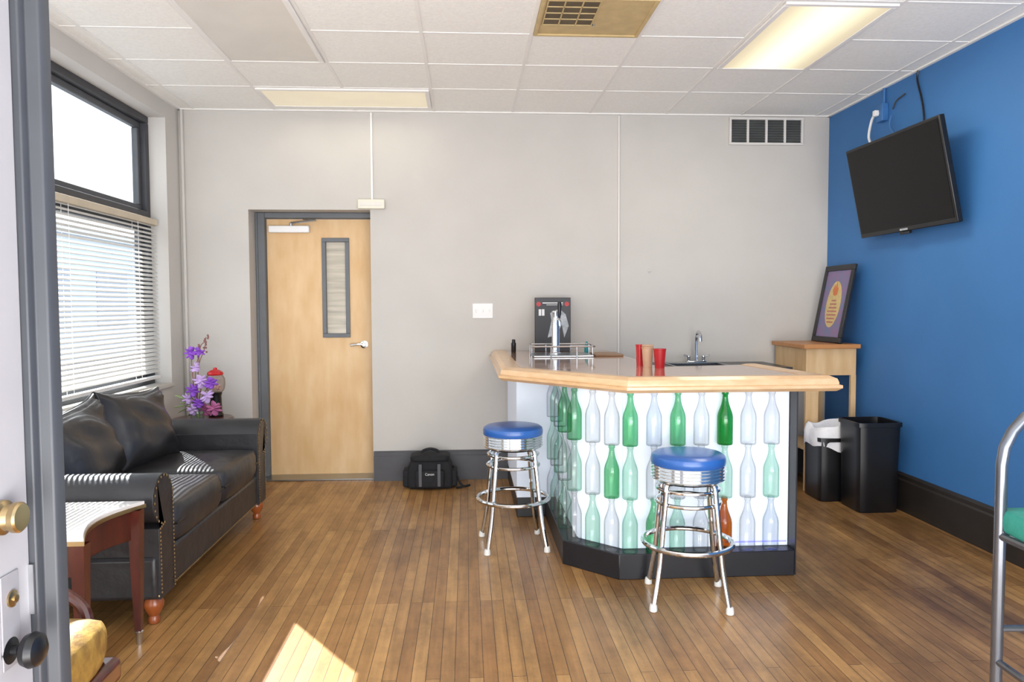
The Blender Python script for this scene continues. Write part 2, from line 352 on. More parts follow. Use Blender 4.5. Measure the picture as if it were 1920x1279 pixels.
# blind
BX = XW+.075
t = thing('window_blind', 'white horizontal slat blind hanging in the lower window behind the black sofa', 'blind', (BX, 3.85, 2.02))
mk('headrail', B(BX-.036, BX+.022, WY0+.05, WY1-.052, 1.975, 2.02), 'blind_rail', t, bevel=.004)
bm = NB(); z = 1.972
ta = R(33)
while z > .90:
    cx, sx = .0185*math.cos(ta), .0185*math.sin(ta)
    pts = [(BX-cx, z+sx), (BX, z+.002), (BX+cx, z-sx), (BX+cx, z-sx+.0012), (BX, z+.0032), (BX-cx, z+sx+.0012)]
    prism(bm, pts, WY0+.052, WY1-.054, 'y'); z -= .030
mk('slats', bm, 'slat', t, smooth=60)
mk('bottom_rail', B(BX-.022, BX+.022, WY0+.06, WY1-.06, .865, .885), 'white_plastic', t, bevel=.003)
for y in (2.6, 3.5, 4.4, 5.3):
    for dx in (-.02, .02): bm = NB(); tube(bm, [(BX+dx, y, .885), (BX+dx, y, 1.975)], .0015, 5); mk('ladder_cord', bm, 'white_plastic', t)
# back door
LY = 6.15
d = struct_root('door_1', (-1.2, LY, 0))
bm = NB(); box(bm, DX0+.02, DX0+.075, D+.17, LY+.07, 0, DZ-.002); box(bm, DX1-.02, DX1-.002, D+.17, LY+.07, 0, DZ-.002); box(bm, DX0+.075, DX1-.02, D+.17, LY+.07, DZ-.045, DZ-.002)
box(bm, DX0+.002, DX0+.02, D+.17, LY+.07, 0, DZ-.002)
mk('door_frame', bm, 'frame_grey', d, bevel=.004)
vx0, vx1, vz0, vz1 = -1.166, -.945, 1.13, 1.936
bm = NB(); a, b_, z0, z1 = DX0+.08, DX1-.02, .012, DZ-.05
box(bm, a, vx0+.02, LY, LY+.045, z0, z1); box(bm, vx1-.02, b_, LY, LY+.045, z0, z1); box(bm, vx0+.02, vx1-.02, LY, LY+.045, z0, vz0+.02); box(bm, vx0+.02, vx1-.02, LY, LY+.045, vz1-.02, z1)
mk('door_leaf', bm, 'birch', d)
bm = NB(); grid_holes(bm, vx0, vx1, vz0, vz1, [], [], .033, lambda p, q, r, s: box(bm, p, q, LY-.012, LY+.05, r, s)); mk('window_frame', bm, 'frame_grey', d, bevel=.003)
mk('pane', B(vx0+.03, vx1-.03, LY+.02, LY+.026, vz0+.03, vz1-.03), 'pane_reflect', d)
bm = NB(); box(bm, -1.575, -1.255, LY-.05, LY, 1.975, 2.03); cl = mk('door_closer', bm, 'white_plastic', d, bevel=.006)
bm = NB(); tube(bm, [(-1.40, LY-.03, 2.03), (-1.40, LY-.03, 2.05)], .012, 10); tube(bm, [(-1.40, LY-.03, 2.052), (-1.18, LY-.14, 2.062), (-1.30, LY-.03, 2.085)], .008, 8); mk('closer_arm', bm, 'brushed', cl)
bm = NB(); lathe(bm, [(.032, 0), (.032, -.008), (.014, -.012), (.013, -.05)], (-.835, LY, 1.072), 20, 'y'); tube(bm, spline([(-.835, LY-.05, 1.072), (-.87, LY-.056, 1.075), (-.94, LY-.05, 1.068)], 5), .010, 10); mk('handle', bm, 'chrome', d)
mk('threshold', B(DX0+.002, DX1-.002, D+.02, LY+.06, 0, .012), 'steel', d, bevel=.003)
# entry door, open at the left beside the camera
EX, EY = -.70, 1.22
d = struct_root('door_2', (EX-.02, EY-.4, 0))
mk('door_leaf', B(EX-.042, EX, EY-.85, EY, .01, 2.12), 'door_paint', d, bevel=.003)
bm = NB(); prism(bm, [(EX-.045, EY), (EX+.010, EY), (EX+.012, EY+.004), (EX+.013, EY+.016), (EX+.030, EY+.02), (EX+.034, EY+.026), (EX+.034, EY+.048), (EX-.045, EY+.048)], .01, 2.6); mk('edge_strip', bm, 'door_edge', d, bevel=.002)
zk = .866; yk = EY-.06
bm = NB(); lathe(bm, [(.02, 0), (.02, .003), (.008, .005), (.008, .014), (.012, .017), (.023, .024), (.027, .034), (.024, .044), (.015, .05), (0, .051)], (EX, yk, zk), 24, 'x'); mk('knob', bm, 'black_plastic', d)
bm = NB(); lathe(bm, [(.026, 0), (.026, .008), (.02, .011), (.018, .019), (.023, .022), (.023, .030), (.02, .033), (0, .034)], (EX, yk-.012, 1.075), 24, 'x'); mk('deadbolt', bm, 'brass', d)
bm = NB(); lathe(bm, [(.013, 0), (.013, .004), (.006, .006), (.006, .009), (0, .010)], (EX+.002, yk+.005, .945), 18, 'x'); mk('keyhole', bm, 'brass', d)
mk('lock_plate', B(EX, EX+.003, yk-.02, yk+.025, .84, .985), 'plate_paint', d, bevel=.0015)
bm = NB(); prism(bm, [(EX+.0, EY-.001), (EX+.008, EY-.001), (EX+.008, EY-.006), (EX, EY-.006)], .9, .98); mk('strike_plate', bm, 'brushed', d)
# ------------------------------------------------------------------ ceiling things
def fixture(x0, x1, y0, y1, dm, label, fm='grid_white'):
    t = thing('ceiling_light', label, 'ceiling light', ((x0+x1)/2, (y0+y1)/2, ZC), 'fluorescent troffers in the ceiling')
    bm = NB(); e = .03; zz = ZC-.016
    grid_holes(bm, x0, x1, y0, y1, [], [], e, lambda p, q, r, s: box(bm, p, q, r, s, zz, ZC-.001)); mk('frame', bm, fm, t, bevel=.003)
    mk('diffuser', B(x0+e, x1-e, y0+e, y1-e, ZC-.012, ZC-.003), dm, t)
fixture(1.602, 2.188, 3.705, 4.755, 'diff_lit', 'lit rectangular ceiling light on the right near the blue wall')
fixture(-1.448, -.862, 3.705, 4.755, 'diff_off', 'unlit frosted ceiling light panel near the window')
fixture(-1.448, -.252, 5.322, 5.79, 'diff_dim', 'dim ceiling light running sideways above the wooden door')
t = thing('air_vent', 'tan square ceiling grille with dark egg crate section', 'vent', (.67, 3.98, ZC))
x0, x1, y0, y1 = .382, .968, 3.705, 4.22
bm = NB(); grid_holes(bm, x0, x1, y0, y1, [], [], .02, lambda p, q, r, s: box(bm, p, q, r, s, ZC-.014, ZC-.001)); mk('frame', bm, 'grille_tan', t, bevel=.002)
mk('backing', B(x0+.02, x1-.02, y0+.02, y1-.02, ZC-.006, ZC-.002), 'grille_tan', t)
bm = NB(); grid_holes(bm, x0+.03, x0+.30, y0+.03, y1-.16, [x0+.12, x0+.21], [y0+.11, y0+.19, y0+.27], .007, lambda p, q, r, s: box(bm, p, q, r, s, ZC-.012, ZC-.006)); mk('egg_crate', bm, 'grille_tan', t)
mk('opening_shade', B(x0+.03, x0+.30, y0+.03, y1-.16, ZC-.008, ZC-.005), 'grille_shade', t)  # flat sheet coloured dark for the shade inside the open cells
bm = NB(); lathe(bm, [(.008, 0), (.008, -.01), (0, -.012)], (x0+.31, y1-.17, ZC-.006), 10); mk('latch', bm, 'brushed', t)
# back wall things
p0, p1 = W(1366, 272), W(1505, 222)
t = thing('wall_vent', 'white framed wall vent with four dark louvred sections high on the grey wall', 'vent', ((p0.x+p1.x)/2, D, p0.z))
bm = NB(); ww = (p1.x-p0.x)
grid_holes(bm, p0.x, p1.x, p0.z, p1.z, [p0.x+ww*k/4 for k in (1, 2, 3)], [], .018, lambda a, b, c, e: box(bm, a, b, D-.02, D-.001, c, e)); mk('frame', bm, 'vent_frame', t, bevel=.002)
bm = NB(); box(bm, p0.x+.018, p1.x-.018, D-.004, D-.002, p0.z+.018, p1.z-.018)
for k in range(9):
    z = p0.z+.03+k*(p1.z-p0.z-.06)/8
    prism(bm, [(D-.004, z+.006), (D-.014, z-.004), (D-.014, z-.006), (D-.004, z+.004)], p0.x+.02, p1.x-.02, 'x')
mk('louvre', bm, 'vent_dark', t)
def conduit(px, ptop, pbot, label, w_=.014, mt='wall_left'):
    a, b = W(px, ptop), W(px, pbot)
    o = mk('conduit', B(b.x-w_/2, b.x+w_/2, D-.014, D, b.z, ZC-.013), mt, bevel=.003); tag(o, label, 'conduit'); settle(o, (b.x, D, b.z))
conduit(698, 210, 376, 'thin white surface conduit dropping from ceiling to box above door', .016, 'white_plastic')
conduit(1159, 215, 668, 'long thin surface conduit down the grey wall behind the bar', .016, 'conduit_paint')
bm = NB(); tube(bm, [(XL+.03, D-.02, .24), (XL+.03, D-.02, ZC-.013)], .012, 10); o = mk('pipe', bm, 'wall_left'); tag(o, 'painted vertical pipe in the corner beside the window', 'pipe'); settle(o, (XL+.03, D-.02, .24))
p0, p1 = W(672, 393), W(722, 375); p0.z = max(p0.z, DZ+.004)
t = thing('junction_box', 'cream rectangular surface box at the top right corner of the door opening', 'box', ((p0.x+p1.x)/2, D, p0.z))
mk('housing', B(p0.x, p1.x, D-.045, D, p0.z, p1.z), 'cream', t, bevel=.005)
mk('cover_strip', B(p0.x+.02, p1.x-.02, D-.048, D-.044, p0.z+.025, p1.z-.025), 'pale_metal', t, bevel=.001)
p0, p1 = W(886, 597), W(924, 569)
t = thing('light_switch', 'white multi gang switch plate on the grey wall left of the bar', 'switch', ((p0.x+p1.x)/2, D, p0.z))
mk('plate', B(p0.x, p1.x, D-.007, D, p0.z, p1.z), 'white_plastic', t, bevel=.003)
for k in range(3):
    cx = p0.x+(p1.x-p0.x)*(k+.5)/3
    mk('toggle', B(cx-.005, cx+.005, D-.017, D-.006, (p0.z+p1.z)/2-.01, (p0.z+p1.z)/2+.012), 'white_plastic', t, bevel=.002)
p = W(1218, 507); bm = NB(); lathe(bm, [(.016, 0), (.016, -.004), (.006, -.008), (.006, -.02), (.01, -.025), (0, -.028)], (p.x, D, p.z), 14, 'y'); tag(mk('wall_hook', bm, 'wall_left'), 'small painted round hook on the bare grey wall above the sink', 'hook')
# ------------------------------------------------------------------ bar
t = bar = thing('bar_counter', 'angled home bar with oak rail top and backlit bottle display front', 'bar', (1.0, 4.3, 0))
PL = [(.32, 5.895), (.32, 4.82), (.505, 4.82), (.505, 3.918), (.758, 3.664), (1.665, 3.664), (1.665, 4.2), (1.0, 4.2), (1.0, 5.895)]
BD = [(.32, 5.895), (.32, 4.82), (.595, 4.82), (.595, 3.955), (.795, 3.755), (1.665, 3.755), (1.665, 4.2), (1.0, 4.2), (1.0, 5.895)]
bm = NB(); prism(bm, PL, 0, .13); mk('plinth', bm, 'bar_black', t, bevel=.004)
bm = NB(); prism(bm, BD, .13, .985); mk('body', bm, 'bar_white', t)
bm = NB(); box(bm, .80, 1.662, 3.748, 3.755, .135, .95); mk('light_panel', bm, 'light_panel', t)
bm = NB(); prism(bm, [(.597, 3.950), (.795, 3.752), (.789, 3.747), (.591, 3.945)], .135, .95); mk('light_panel', bm, 'light_panel', t)
bm = NB(); box(bm, .588, .595, 3.96, 4.815, .135, .95); mk('light_panel', bm, 'light_panel', t)
mk('led_strip', B(1.3, 1.655, 3.745, 3.7485, .15, .158), 'led', t)
mk('end_panel', B(1.665, 1.672, 3.664, 4.2, .005, .95), 'bar_black', t)
TOP = [(.29, 5.925), (.29, 4.31), (.82, 3.68), (1.745, 3.68), (1.67, 4.38), (1.12, 4.28), (1.12, 5.925)]
bm = NB(); prism(bm, TOP, .985, 1.025); mk('countertop', bm, 'oak_top', t, bevel=.003)
prof = [(-.13, 1.0265), (-.10, 1.032), (-.045, 1.032), (-.018, 1.018), (-.012, 1.0), (-.012, .99), (0, .986), (0, .972), (-.02, .956), (-.13, .954)]
bm = NB(); sweep(bm, [(.18, 5.925), (.18, 4.26), (.773, 3.56), (1.85, 3.56), (1.77, 4.38)], prof); mk('rail', bm, 'oak_rail', t, smooth=20)
BT = 1.025
# bottles
def bottle_mesh(mk_):
    bm = NB(); h = .272
    prof = [(0, .004), (.026, .0), (.0365, .001), (.0395, .006), (.0395, .13), (.039, .145), (.0355, .163), (.028, .183), (.0205, .203), (.016, .222), (.0138, .24), (.0135, .256), (.0168, .257), (.017, .268), (.015, .272), (.0115, .272)]
    lathe(bm, prof, (0, 0, 0), 20)
    bm.faces.ensure_lookup_table()
    top = [f for f in bm.faces if len(f.verts) == 20 and min(v.co.z for v in f.verts) > .27]
    bmesh.ops.delete(bm, geom=top, context='FACES_ONLY')
    bmesh.ops.recalc_face_normals(bm, faces=bm.faces[:])
    me = bpy.data.meshes.new('bottle'); bm.to_mesh(me); bm.free()
    for p in me.polygons: p.use_smooth = True
    me.materials.append(MT[mk_]); return me
BM = {k: bottle_mesh(v) for k, v in dict(c='g_clear', b='g_blue', p='g_pale', g='g_green', G='g_bright', n='g_brown').items()}
CN = dict(c='clear', b='bluish clear', p='pale green', g='green', G='bright green', n='brown amber')
ORD = ['first', 'second', 'third', 'fourth', 'fifth', 'sixth', 'seventh']
def bottles(cols, rows, face):
    for ri, row in enumerate(rows):
        for ci, (x, y) in enumerate(cols):
            o = bpy.data.objects.new('bottle', BM[row[ci]]); C.objects.link(o)
            o.location = (x, y, .13+.272*(2-ri)); o.rotation_euler = (0, 0, random.random()*6)
            tag(o, '%s glass bottle, %s from left, %s row of %s' % (CN[row[ci]], ORD[ci], ['top', 'middle', 'bottom'][ri], face), 'bottle', 'bottles of the bar front display')
bottles([(.822+.122*k, 3.706) for k in range(7)], ['gbgcGcc', 'pcccpcp', 'pgpcncb'], 'wide bar front')
bottles([(.567+.084*k, 3.9125-.084*k) for k in range(3)], ['gcc', 'pcg', 'cpc'], 'angled bar corner')
bottles([(.546, 4.72-.190*k) for k in range(4)], ['cpcg', 'pcpc', 'cpcp'], 'left bar side')
# stools
def make_stool():
    t = thing('bar_stool', '', 'stool', (0, 0, 0), 'chrome diner stools at the bar')
    U = .028
    bm = NB(); lathe(bm, [(.165, .612+U), (.172, .622+U), (.173, .642+U), (.169, .657+U), (.155, .667+U), (.12, .673+U), (.06, .676+U), (0, .677+U)], seg=40); mk('seat', bm, 'blue_vinyl', t)
    bm = NB(); pr = [(.15, .545+U), (.162, .546+U)]
    for k in range(5):
        z = .548+U+k*.0148; pr += [(.168, z+.002), (.1720, z+.0065), (.168, z+.0115), (.1650, z+.0132)]
    pr += [(.166, .624+U), (.12, .624+U)]
    lathe(bm, pr, seg=40); mk('seat_band', bm, 'chrome', t)
    bm = NB(); lathe(bm, [(0, .535+U), (.14, .535+U), (.15, .545+U), (0, .547+U)], seg=24); mk('seat_plate', bm, 'black_plastic', t)
    for k in range(4):
        a = R(45+90*k); c, s = math.cos(a), math.sin(a)
        pts = spline([(c*r, s*r, z) for r, z in ((.118, .538+U), (.150, .53+U), (.160, .49), (.174, .38), (.187, .276), (.202, .17), (.236, .02))], 5)
        bm = NB(); tube(bm, pts, .0125, 10); l = mk('leg', bm, 'chrome', t)
        bm = NB(); lathe(bm, [(.014, 0), (.018, .003), (.018, .018), (.015, .032), (.0125, .034)], (c*.239, s*.239, 0), 14); mk('foot_cap', bm, 'rubber_white', l)
    bm = NB(); ring(bm, (0, 0, .276), .205, .0125, 40); mk('foot_ring', bm, 'chrome', t)
    bm = NB(); ring(bm, (0, 0, .470), .148, .009, 32); mk('upper_ring', bm, 'chrome', t)
    bm = NB(); ring(bm, (0, 0, .532), .143, .009, 32); mk('upper_ring', bm, 'chrome', t)
    return t
st = make_stool()
st.location = (1.03, 3.41, 0); st.rotation_euler = (0, 0, R(-10)); st['label'] = 'chrome bar stool with blue seat in front of the bottle display'
dup(st, (.262, 4.27, 0), R(4), 'chrome bar stool with blue seat at left end of bar')
# things on the bar
t = thing('beer_tap', 'chrome draught beer tower with single tap on the bar top', 'beer tap', (.634, 5.3, BT))
bm = NB(); lathe(bm, [(.045, 0), (.045, .006), (.03, .012), (.0275, .02), (.0275, .29), (.0285, .295), (.0285, .302), (.02, .308), (0, .309)], (.634, 5.3, BT+.014), 24); mk('tower', bm, 'chrome', t)
bm = NB(); tube(bm, spline([(.634, 5.275, BT+.265), (.645, 5.22, BT+.265), (.65, 5.20, BT+.25), (.652, 5.195, BT+.215)], 5), .009, 10); tube(bm, [(.634, 5.29, BT+.265), (.634, 5.26, BT+.265)], .015, 12); mk('spout', bm, 'chrome', t)
bm = NB(); lathe(bm, [(.006, .26), (.008, .28), (.012, .30), (.015, .36), (.012, .385), (0, .39)], (.652, 5.225, BT), 14); mk('tap_handle', bm, 'black_plastic', t)
t = thing('drip_tray', 'steel drip tray with raised chrome gallery rail around the beer tower', 'drip tray', (.655, 5.28, BT))
bm = NB(); box(bm, .46, .88, 5.12, 5.44, BT, BT+.014); mk('tray', bm, 'steel', t, bevel=.004)
bm = NB(); rp = []
for cx, cy, a0 in ((.86, 5.42, 0), (.48, 5.42, 90), (.48, 5.14, 180), (.86, 5.14, 270)):
    for k in range(5): a = R(a0+k*22.5); rp.append((cx+.03*math.cos(a), cy+.03*math.sin(a), BT+.075))
tube(bm, rp, .006, 8, closed=True); mk('gallery_rail', bm, 'chrome', t)
for x, y in ((.455, 5.2), (.455, 5.36), (.885, 5.2), (.885, 5.36), (.58, 5.11), (.76, 5.11), (.58, 5.45), (.76, 5.45)):
    bm = NB(); tube(bm, [(x, y, BT), (x, y, BT+.075)], .0045, 8); mk('post', bm, 'chrome', t)
a, b = onY(1003, 655, 5.78), onY(1070, 558, 5.78)
t = thing('menu_board', 'black upright printed board standing behind the beer tower', 'sign', ((a.x+b.x)/2, 5.79, BT))
x0, x1, z1 = a.x, b.x, b.z
mk('board', B(x0, x1, 5.78, 5.80, BT, z1), 'bar_black', t, bevel=.003)
bm = NB(); box(bm, x0+.06, x1-.06, 5.778, 5.78, z1-.045, z1-.038); box(bm, x0+.09, x1-.06, 5.778, 5.78, z1-.058, z1-.054); box(bm, x0+.03, x0+.05, 5.778, 5.78, z1-.14, z1-.09); box(bm, x0+.055, x0+.075, 5.778, 5.78, z1-.14, z1-.09); mk('printed_text', bm, 'white_ink', t)
bm = NB(); lathe(bm, [(.018, 0), (.018, -.002), (0, -.002)], (x0+.03, 5.78, z1-.05), 18, 'y'); mk('emblem', bm, 'red', t)
bm = NB(); lathe(bm, [(.018, 0), (.018, -.002), (0, -.002)], (x1-.03, 5.78, z1-.05), 18, 'y'); mk('emblem', bm, 'red', t)
bm = NB(); prism(bm, [(x0+.10, z1-.31), (x0+.13, z1-.18), (x0+.12, z1-.12), (x0+.19, z1-.085), (x0+.24, z1-.13), (x0+.265, z1-.22), (x0+.23, z1-.31), (x0+.21, z1-.21), (x0+.17, z1-.29)], 5.777, 5.78, 'y'); mk('printed_picture', bm, 'grey_ink', t)
bm = NB(); lathe(bm, [(.017, 0), (.019, .003), (.019, .07), (.014, .074), (.014, .095), (.012, .098), (0, .098)], (onY(963, 650, 5.74).x, 5.74, BT), 16); o = mk('bottle', bm, 'black_plastic'); tag(o, 'small black bottle standing on the far left of bar top by the wall', 'bottle')
settle(o, (onY(963, 650, 5.74).x, 5.74, BT))
bm = NB(); lathe(bm, [(.016, 0), (.018, .003), (.018, .05), (.01, .06), (.008, .085), (0, .086)], (.905, 5.6, BT), 14); tag(mk('bottle', bm, 'teal_bottle'), 'small teal bottle right of the black board behind the drip rail', 'bottle')
bm = NB(); box(bm, .90, 1.10, 5.18, 5.48, BT, BT+.014); tag(mk('cutting_board', bm, 'walnut', bevel=.004), 'small flat wooden board lying right of the drip tray', 'board')
def cup(x, y, m, h, r0, r1, label, stack=0, grp=None):
    t = thing('cup', label, 'cup', (x, y, BT), grp)
    bm = NB(); lathe(bm, [(0, .002), (r0, 0), (r0+(r1-r0)*.5, h*.5), (r1, h-.006), (r1+.003, h-.004), (r1+.003, h), (r1-.003, h), (r0-.003, .006), (0, .006)], (x, y, BT), 24); mk('cup_wall', bm, m, t)
    if stack:
        bm = NB()
        for k in range(stack): ring(bm, (x, y, BT+h+.004+k*.009), r1, .003, 24, 6)
        mk('rim', bm, m, t)
cup(1.030, 4.39, 'red_glossy', .125, .020, .024, 'tall narrow red cup at the left of the three cups')
cup(1.052, 4.29, 'tan_cup', .112, .026, .033, 'tan paper cup between the two red cups', 2)
cup(1.100, 4.20, 'red', .110, .027, .035, 'short wide red plastic cup nearest the sink')
# sink counter
t = thing('sink_counter', 'dark laminate sink counter against the grey wall behind the bar', 'counter', (1.8, 5.62, 0))
mk('cabinet', B(1.13, 2.36, 5.42, 5.89, .0, .88), 'bar_white', t)
bm = NB(); grid_holes(bm, 1.125, 2.40, 5.36, 5.925, [], [], .12, lambda p, q, r, s: box(bm, p, q, r, s, .88, .92)); box(bm, 1.24, 1.56, 5.48, 5.805, .88, .92); box(bm, 1.98, 2.29, 5.48, 5.805, .88, .92); mk('worktop', bm, 'laminate_dark', t)
bm = NB(); grid_holes(bm, 1.545, 1.995, 5.465, 5.82, [], [], .025, lambda p, q, r, s: box(bm, p, q, r, s, .92, .926)); box(bm, 1.56, 1.98, 5.48, 5.805, .80, .805); mk('sink_basin', bm, 'steel', t, bevel=.002)
fx, fy, fz = onY(1305, 686, 5.84).x, 5.84, .926
f = thing('faucet', 'chrome gooseneck faucet with two handles behind the bar', 'faucet', (fx, fy, fz))
bm = NB(); box(bm, fx-.08, fx+.08, fy-.022, fy+.022, fz-.006, fz+.012); mk('base', bm, 'chrome', f, bevel=.006)
bm = NB(); tube(bm, spline([(fx, fy, fz+.01), (fx, fy, fz+.17), (fx, fy-.02, fz+.225), (fx, fy-.06, fz+.245), (fx, fy-.10, fz+.225), (fx, fy-.115, fz+.17)], 6), .012, 10); mk('spout', bm, 'chrome', f)
for s in (-1, 1):
    bm = NB(); lathe(bm, [(.014, .01), (.012, .03), (.015, .04), (.013, .052), (0, .054)], (fx+s*.06, fy, fz), 14); tube(bm, [(fx+s*.06, fy, fz+.045), (fx+s*.105, fy-.02, fz+.06)], .007, 8); mk('handle', bm, 'chrome', f)
# ------------------------------------------------------------------ stand, frame, bins
t = thing('side_stand', 'pale wooden open stand with brown top in the corner by the blue wall', 'stand', (2.68, 5.6, 0))
mk('top', B(2.46, 2.885, 5.30, 5.89, 1.058, 1.09), 'pine_top', t, bevel=.004)
mk('apron', B(2.51, 2.868, 5.335, 5.355, .86, 1.058), 'pine', t)
mk('apron', B(2.49, 2.51, 5.335, 5.88, .86, 1.058), 'pine', t); mk('apron', B(2.848, 2.868, 5.355, 5.88, .86, 1.058), 'pine', t)
mk('post', B(2.49, 2.585, 5.333, 5.357, 0, .862), 'pine', t); mk('post', B(2.83, 2.869, 5.333, 5.357, 0, .862), 'pine', t)
mk('post', B(2.49, 2.55, 5.84, 5.88, 0, .862), 'pine', t); mk('post', B(2.83, 2.869, 5.84, 5.88, 0, .862), 'pine', t)
mk('shelf', B(2.50, 2.86, 5.34, 5.87, .30, .32), 'pine', t)
# framed poster (local, faces -x)
t = thing('picture_frame', 'black framed purple poster with gold oval leaning on the corner stand', 'picture')
hw, hh = .225, .60
bm = NB(); grid_holes(bm, -hw, hw, 0, hh, [], [], .042, lambda p, q, r, s: box(bm, 0, .022, p, q, r, s)); mk('frame', bm, 'bar_black', t, bevel=.004)
mk('artwork', B(.010, .016, -hw+.04, hw-.04, .04, hh-.04), 'art_purple', t)
def oval(rx, ry, cz, x0, x1): bm = NB(); prism(bm, [(rx*math.cos(2*math.pi*k/36), cz+ry*math.sin(2*math.pi*k/36)) for k in range(36)], x0, x1, 'x'); return bm
mk('oval_emblem', oval(.108, .18, .295, .0085, .010), 'art_gold', t)
bm = NB(); prism(bm, [(-.03, .37), (0, .36), (.03, .37), (.045, .41), (.02, .45), (.012, .42), (-.004, .47), (-.02, .42), (-.04, .43)], .007, .0085, 'x'); mk('flame_mark', bm, 'art_orange', t)
bm = NB()
for k in range(7): ww = .078-.012*abs(k-2.5); box(bm, .0075, .0085, -ww, ww, .15+.028*k, .162+.028*k)
mk('lettering', bm, 'art_rose', t)
t.location = (2.745, 5.58, 1.095); t.rotation_euler = (0, R(11), 0)
# bins
def bin_(x, y, w0, w1, h, label, rim=True, bag=False):
    t = thing('trash_can', label, 'trash can', (x, y, 0), 'black trash cans by the blue wall')
    bm = NB(); n = 48
    def loop(hw_, z, e=9.0):
        out = []
        for k in range(n):
            a = 2*math.pi*k/n; c, s = math.cos(a), math.sin(a); q = (abs(c)**e+abs(s)**e)**(-1/e)
            out.append(bm.verts.new((x+c*q*hw_, y+s*q*min(hw_, .15), z)))
        return out
    L = [loop(w0, .0), loop(w0+.004, .01), loop((w0+w1)/2, h*.55), loop(w1, h-.03), loop(w1+.012, h-.028), loop(w1+.012, h), loop(w1-.006, h), loop(w0-.008, .02)]
    bm.faces.new(L[0][::-1]); bm.faces.new(L[-1])
    for a, b in zip(L, L[1:]):
        for k in range(n): bm.faces.new((a[k], a[(k+1) % n], b[(k+1) % n], b[k]))
    mk('can_body', bm, 'black_plastic', t)
    return t
bin_(2.72, 4.87, .132, .146, .60, 'taller black trash can with plain open top')
BXX = 2.60
tb = bin_(BXX, 5.165, .132, .140, .45, 'shorter black trash can lined with a white plastic bag')
bm = NB(); n = 48; Ls = []
for j, (rr, z) in enumerate(((.160, .375), (.166, .42), (.162, .46), (.148, .50), (.13, .52), (.11, .49), (.09, .41))):
    lp = []
    for k in range(n):
        a = 2*math.pi*k/n; c, s = math.cos(a), math.sin(a); q = (abs(c)**4+abs(s)**4)**(-1/4)
        wv = 1+.018*math.sin(7*a+.6*j)+.012*math.sin(11*a+j); zz = z+(.010*math.sin(3*a)+.008*math.sin(5*a+1) if 0 < j < 5 else 0)
        if j == 0: zz += .018*math.sin(2*a+1)+.012*math.sin(5*a)
        if 1 < j < 5: zz += .05*max(0, c*.4+.3)
        lp.append(bm.verts.new((BXX+c*q*rr*wv, 5.165+s*q*min(rr, .145)*wv, zz)))
    Ls.append(lp)
for a, b in zip(Ls, Ls[1:]):
    for k in range(n): bm.faces.new((a[k], a[(k+1) % n], b[(k+1) % n], b[k]))
mk('liner_bag', bm, 'white_bag', tb, smooth=80)
# ------------------------------------------------------------------ tv
t = thing('television', 'black flat television tilted down from the blue wall', 'television')
hw, hh = .53, .63
mk('bezel', B(0, .035, -hw, hw, 0, hh), 'black_plastic', t, bevel=.006)
mk('screen', B(-.002, 0.001, -hw+.018, hw-.018, .03, hh-.018), 'screen', t)
bm = NB(); box(bm, -.004, 0.0, -.04, .04, .008, .02); mk('logo_badge', bm, 'grey_ink', t)
bm = NB(); box(bm, -.004, .02, -.05, .05, -.018, .0); mk('sensor_tab', bm, 'black_plastic', t, bevel=.003)
mk('rear_housing', B(.035, .055, -.3, .3, .12, .5), 'black_plastic', t, bevel=.006)
bm = NB(); prism(bm, [(.05, .2), (.125, .2), (.178, .44), (.05, .44)], -.2, .2, 'y'); mk('wall_bracket', bm, 'frame_black', t, bevel=.002)
t.location = (2.842, 4.715, 1.855); t.rotation_euler = (0, R(-11.8), 0)
def wallpts(l, x=XR-.012): return [onX(a, b, x) for a, b in l]
p = onX(1660, 212, XR)
t = thing('wall_outlet', 'blue painted outlet box on the blue wall above the television', 'outlet', (XR, p.y, p.z))
mk('box', B(XR-.045, XR, p.y-.04, p.y+.04, p.z-.06, p.z+.06), 'blue_box', t, bevel=.004)
mk('plug', B(XR-.075, XR-.045, p.y-.0, p.y+.035, p.z-.02, p.z+.02), 'white_plastic', t, bevel=.004)
bm = NB(); tube(bm, [(XR-.01, p.y, p.z+.06), (XR-.01, p.y, p.z+.26)], .009, 8); mk('conduit_stub', bm, 'blue_box', t)
def cord(pts, m, label, r=.006):
    bm = NB(); tube(bm, spline(pts, 8), r, 8); tag(mk('cord', bm, m), label, 'cord')
cord(wallpts([(1647, 212), (1637, 220), (1631, 240), (1629, 258), (1633, 270)], XR-.05), 'white_plastic', 'white power cord looping down from the outlet to the television', .009)
cord(wallpts([(1722, 131), (1720, 150), (1728, 185), (1732, 215), (1732, 250)]), 'black_plastic', 'black cable dropping from the ceiling behind the television top', .006)
cord(wallpts([(1672, 215), (1668, 235), (1678, 252), (1690, 262)], XR-.03), 'blue_box', 'short blue cord hanging below the outlet box', .006)
cord(wallpts([(1697, 176), (1690, 181), (1680, 190), (1674, 205)]), 'frame_black', 'short dark cable stub right of the outlet box', .005)
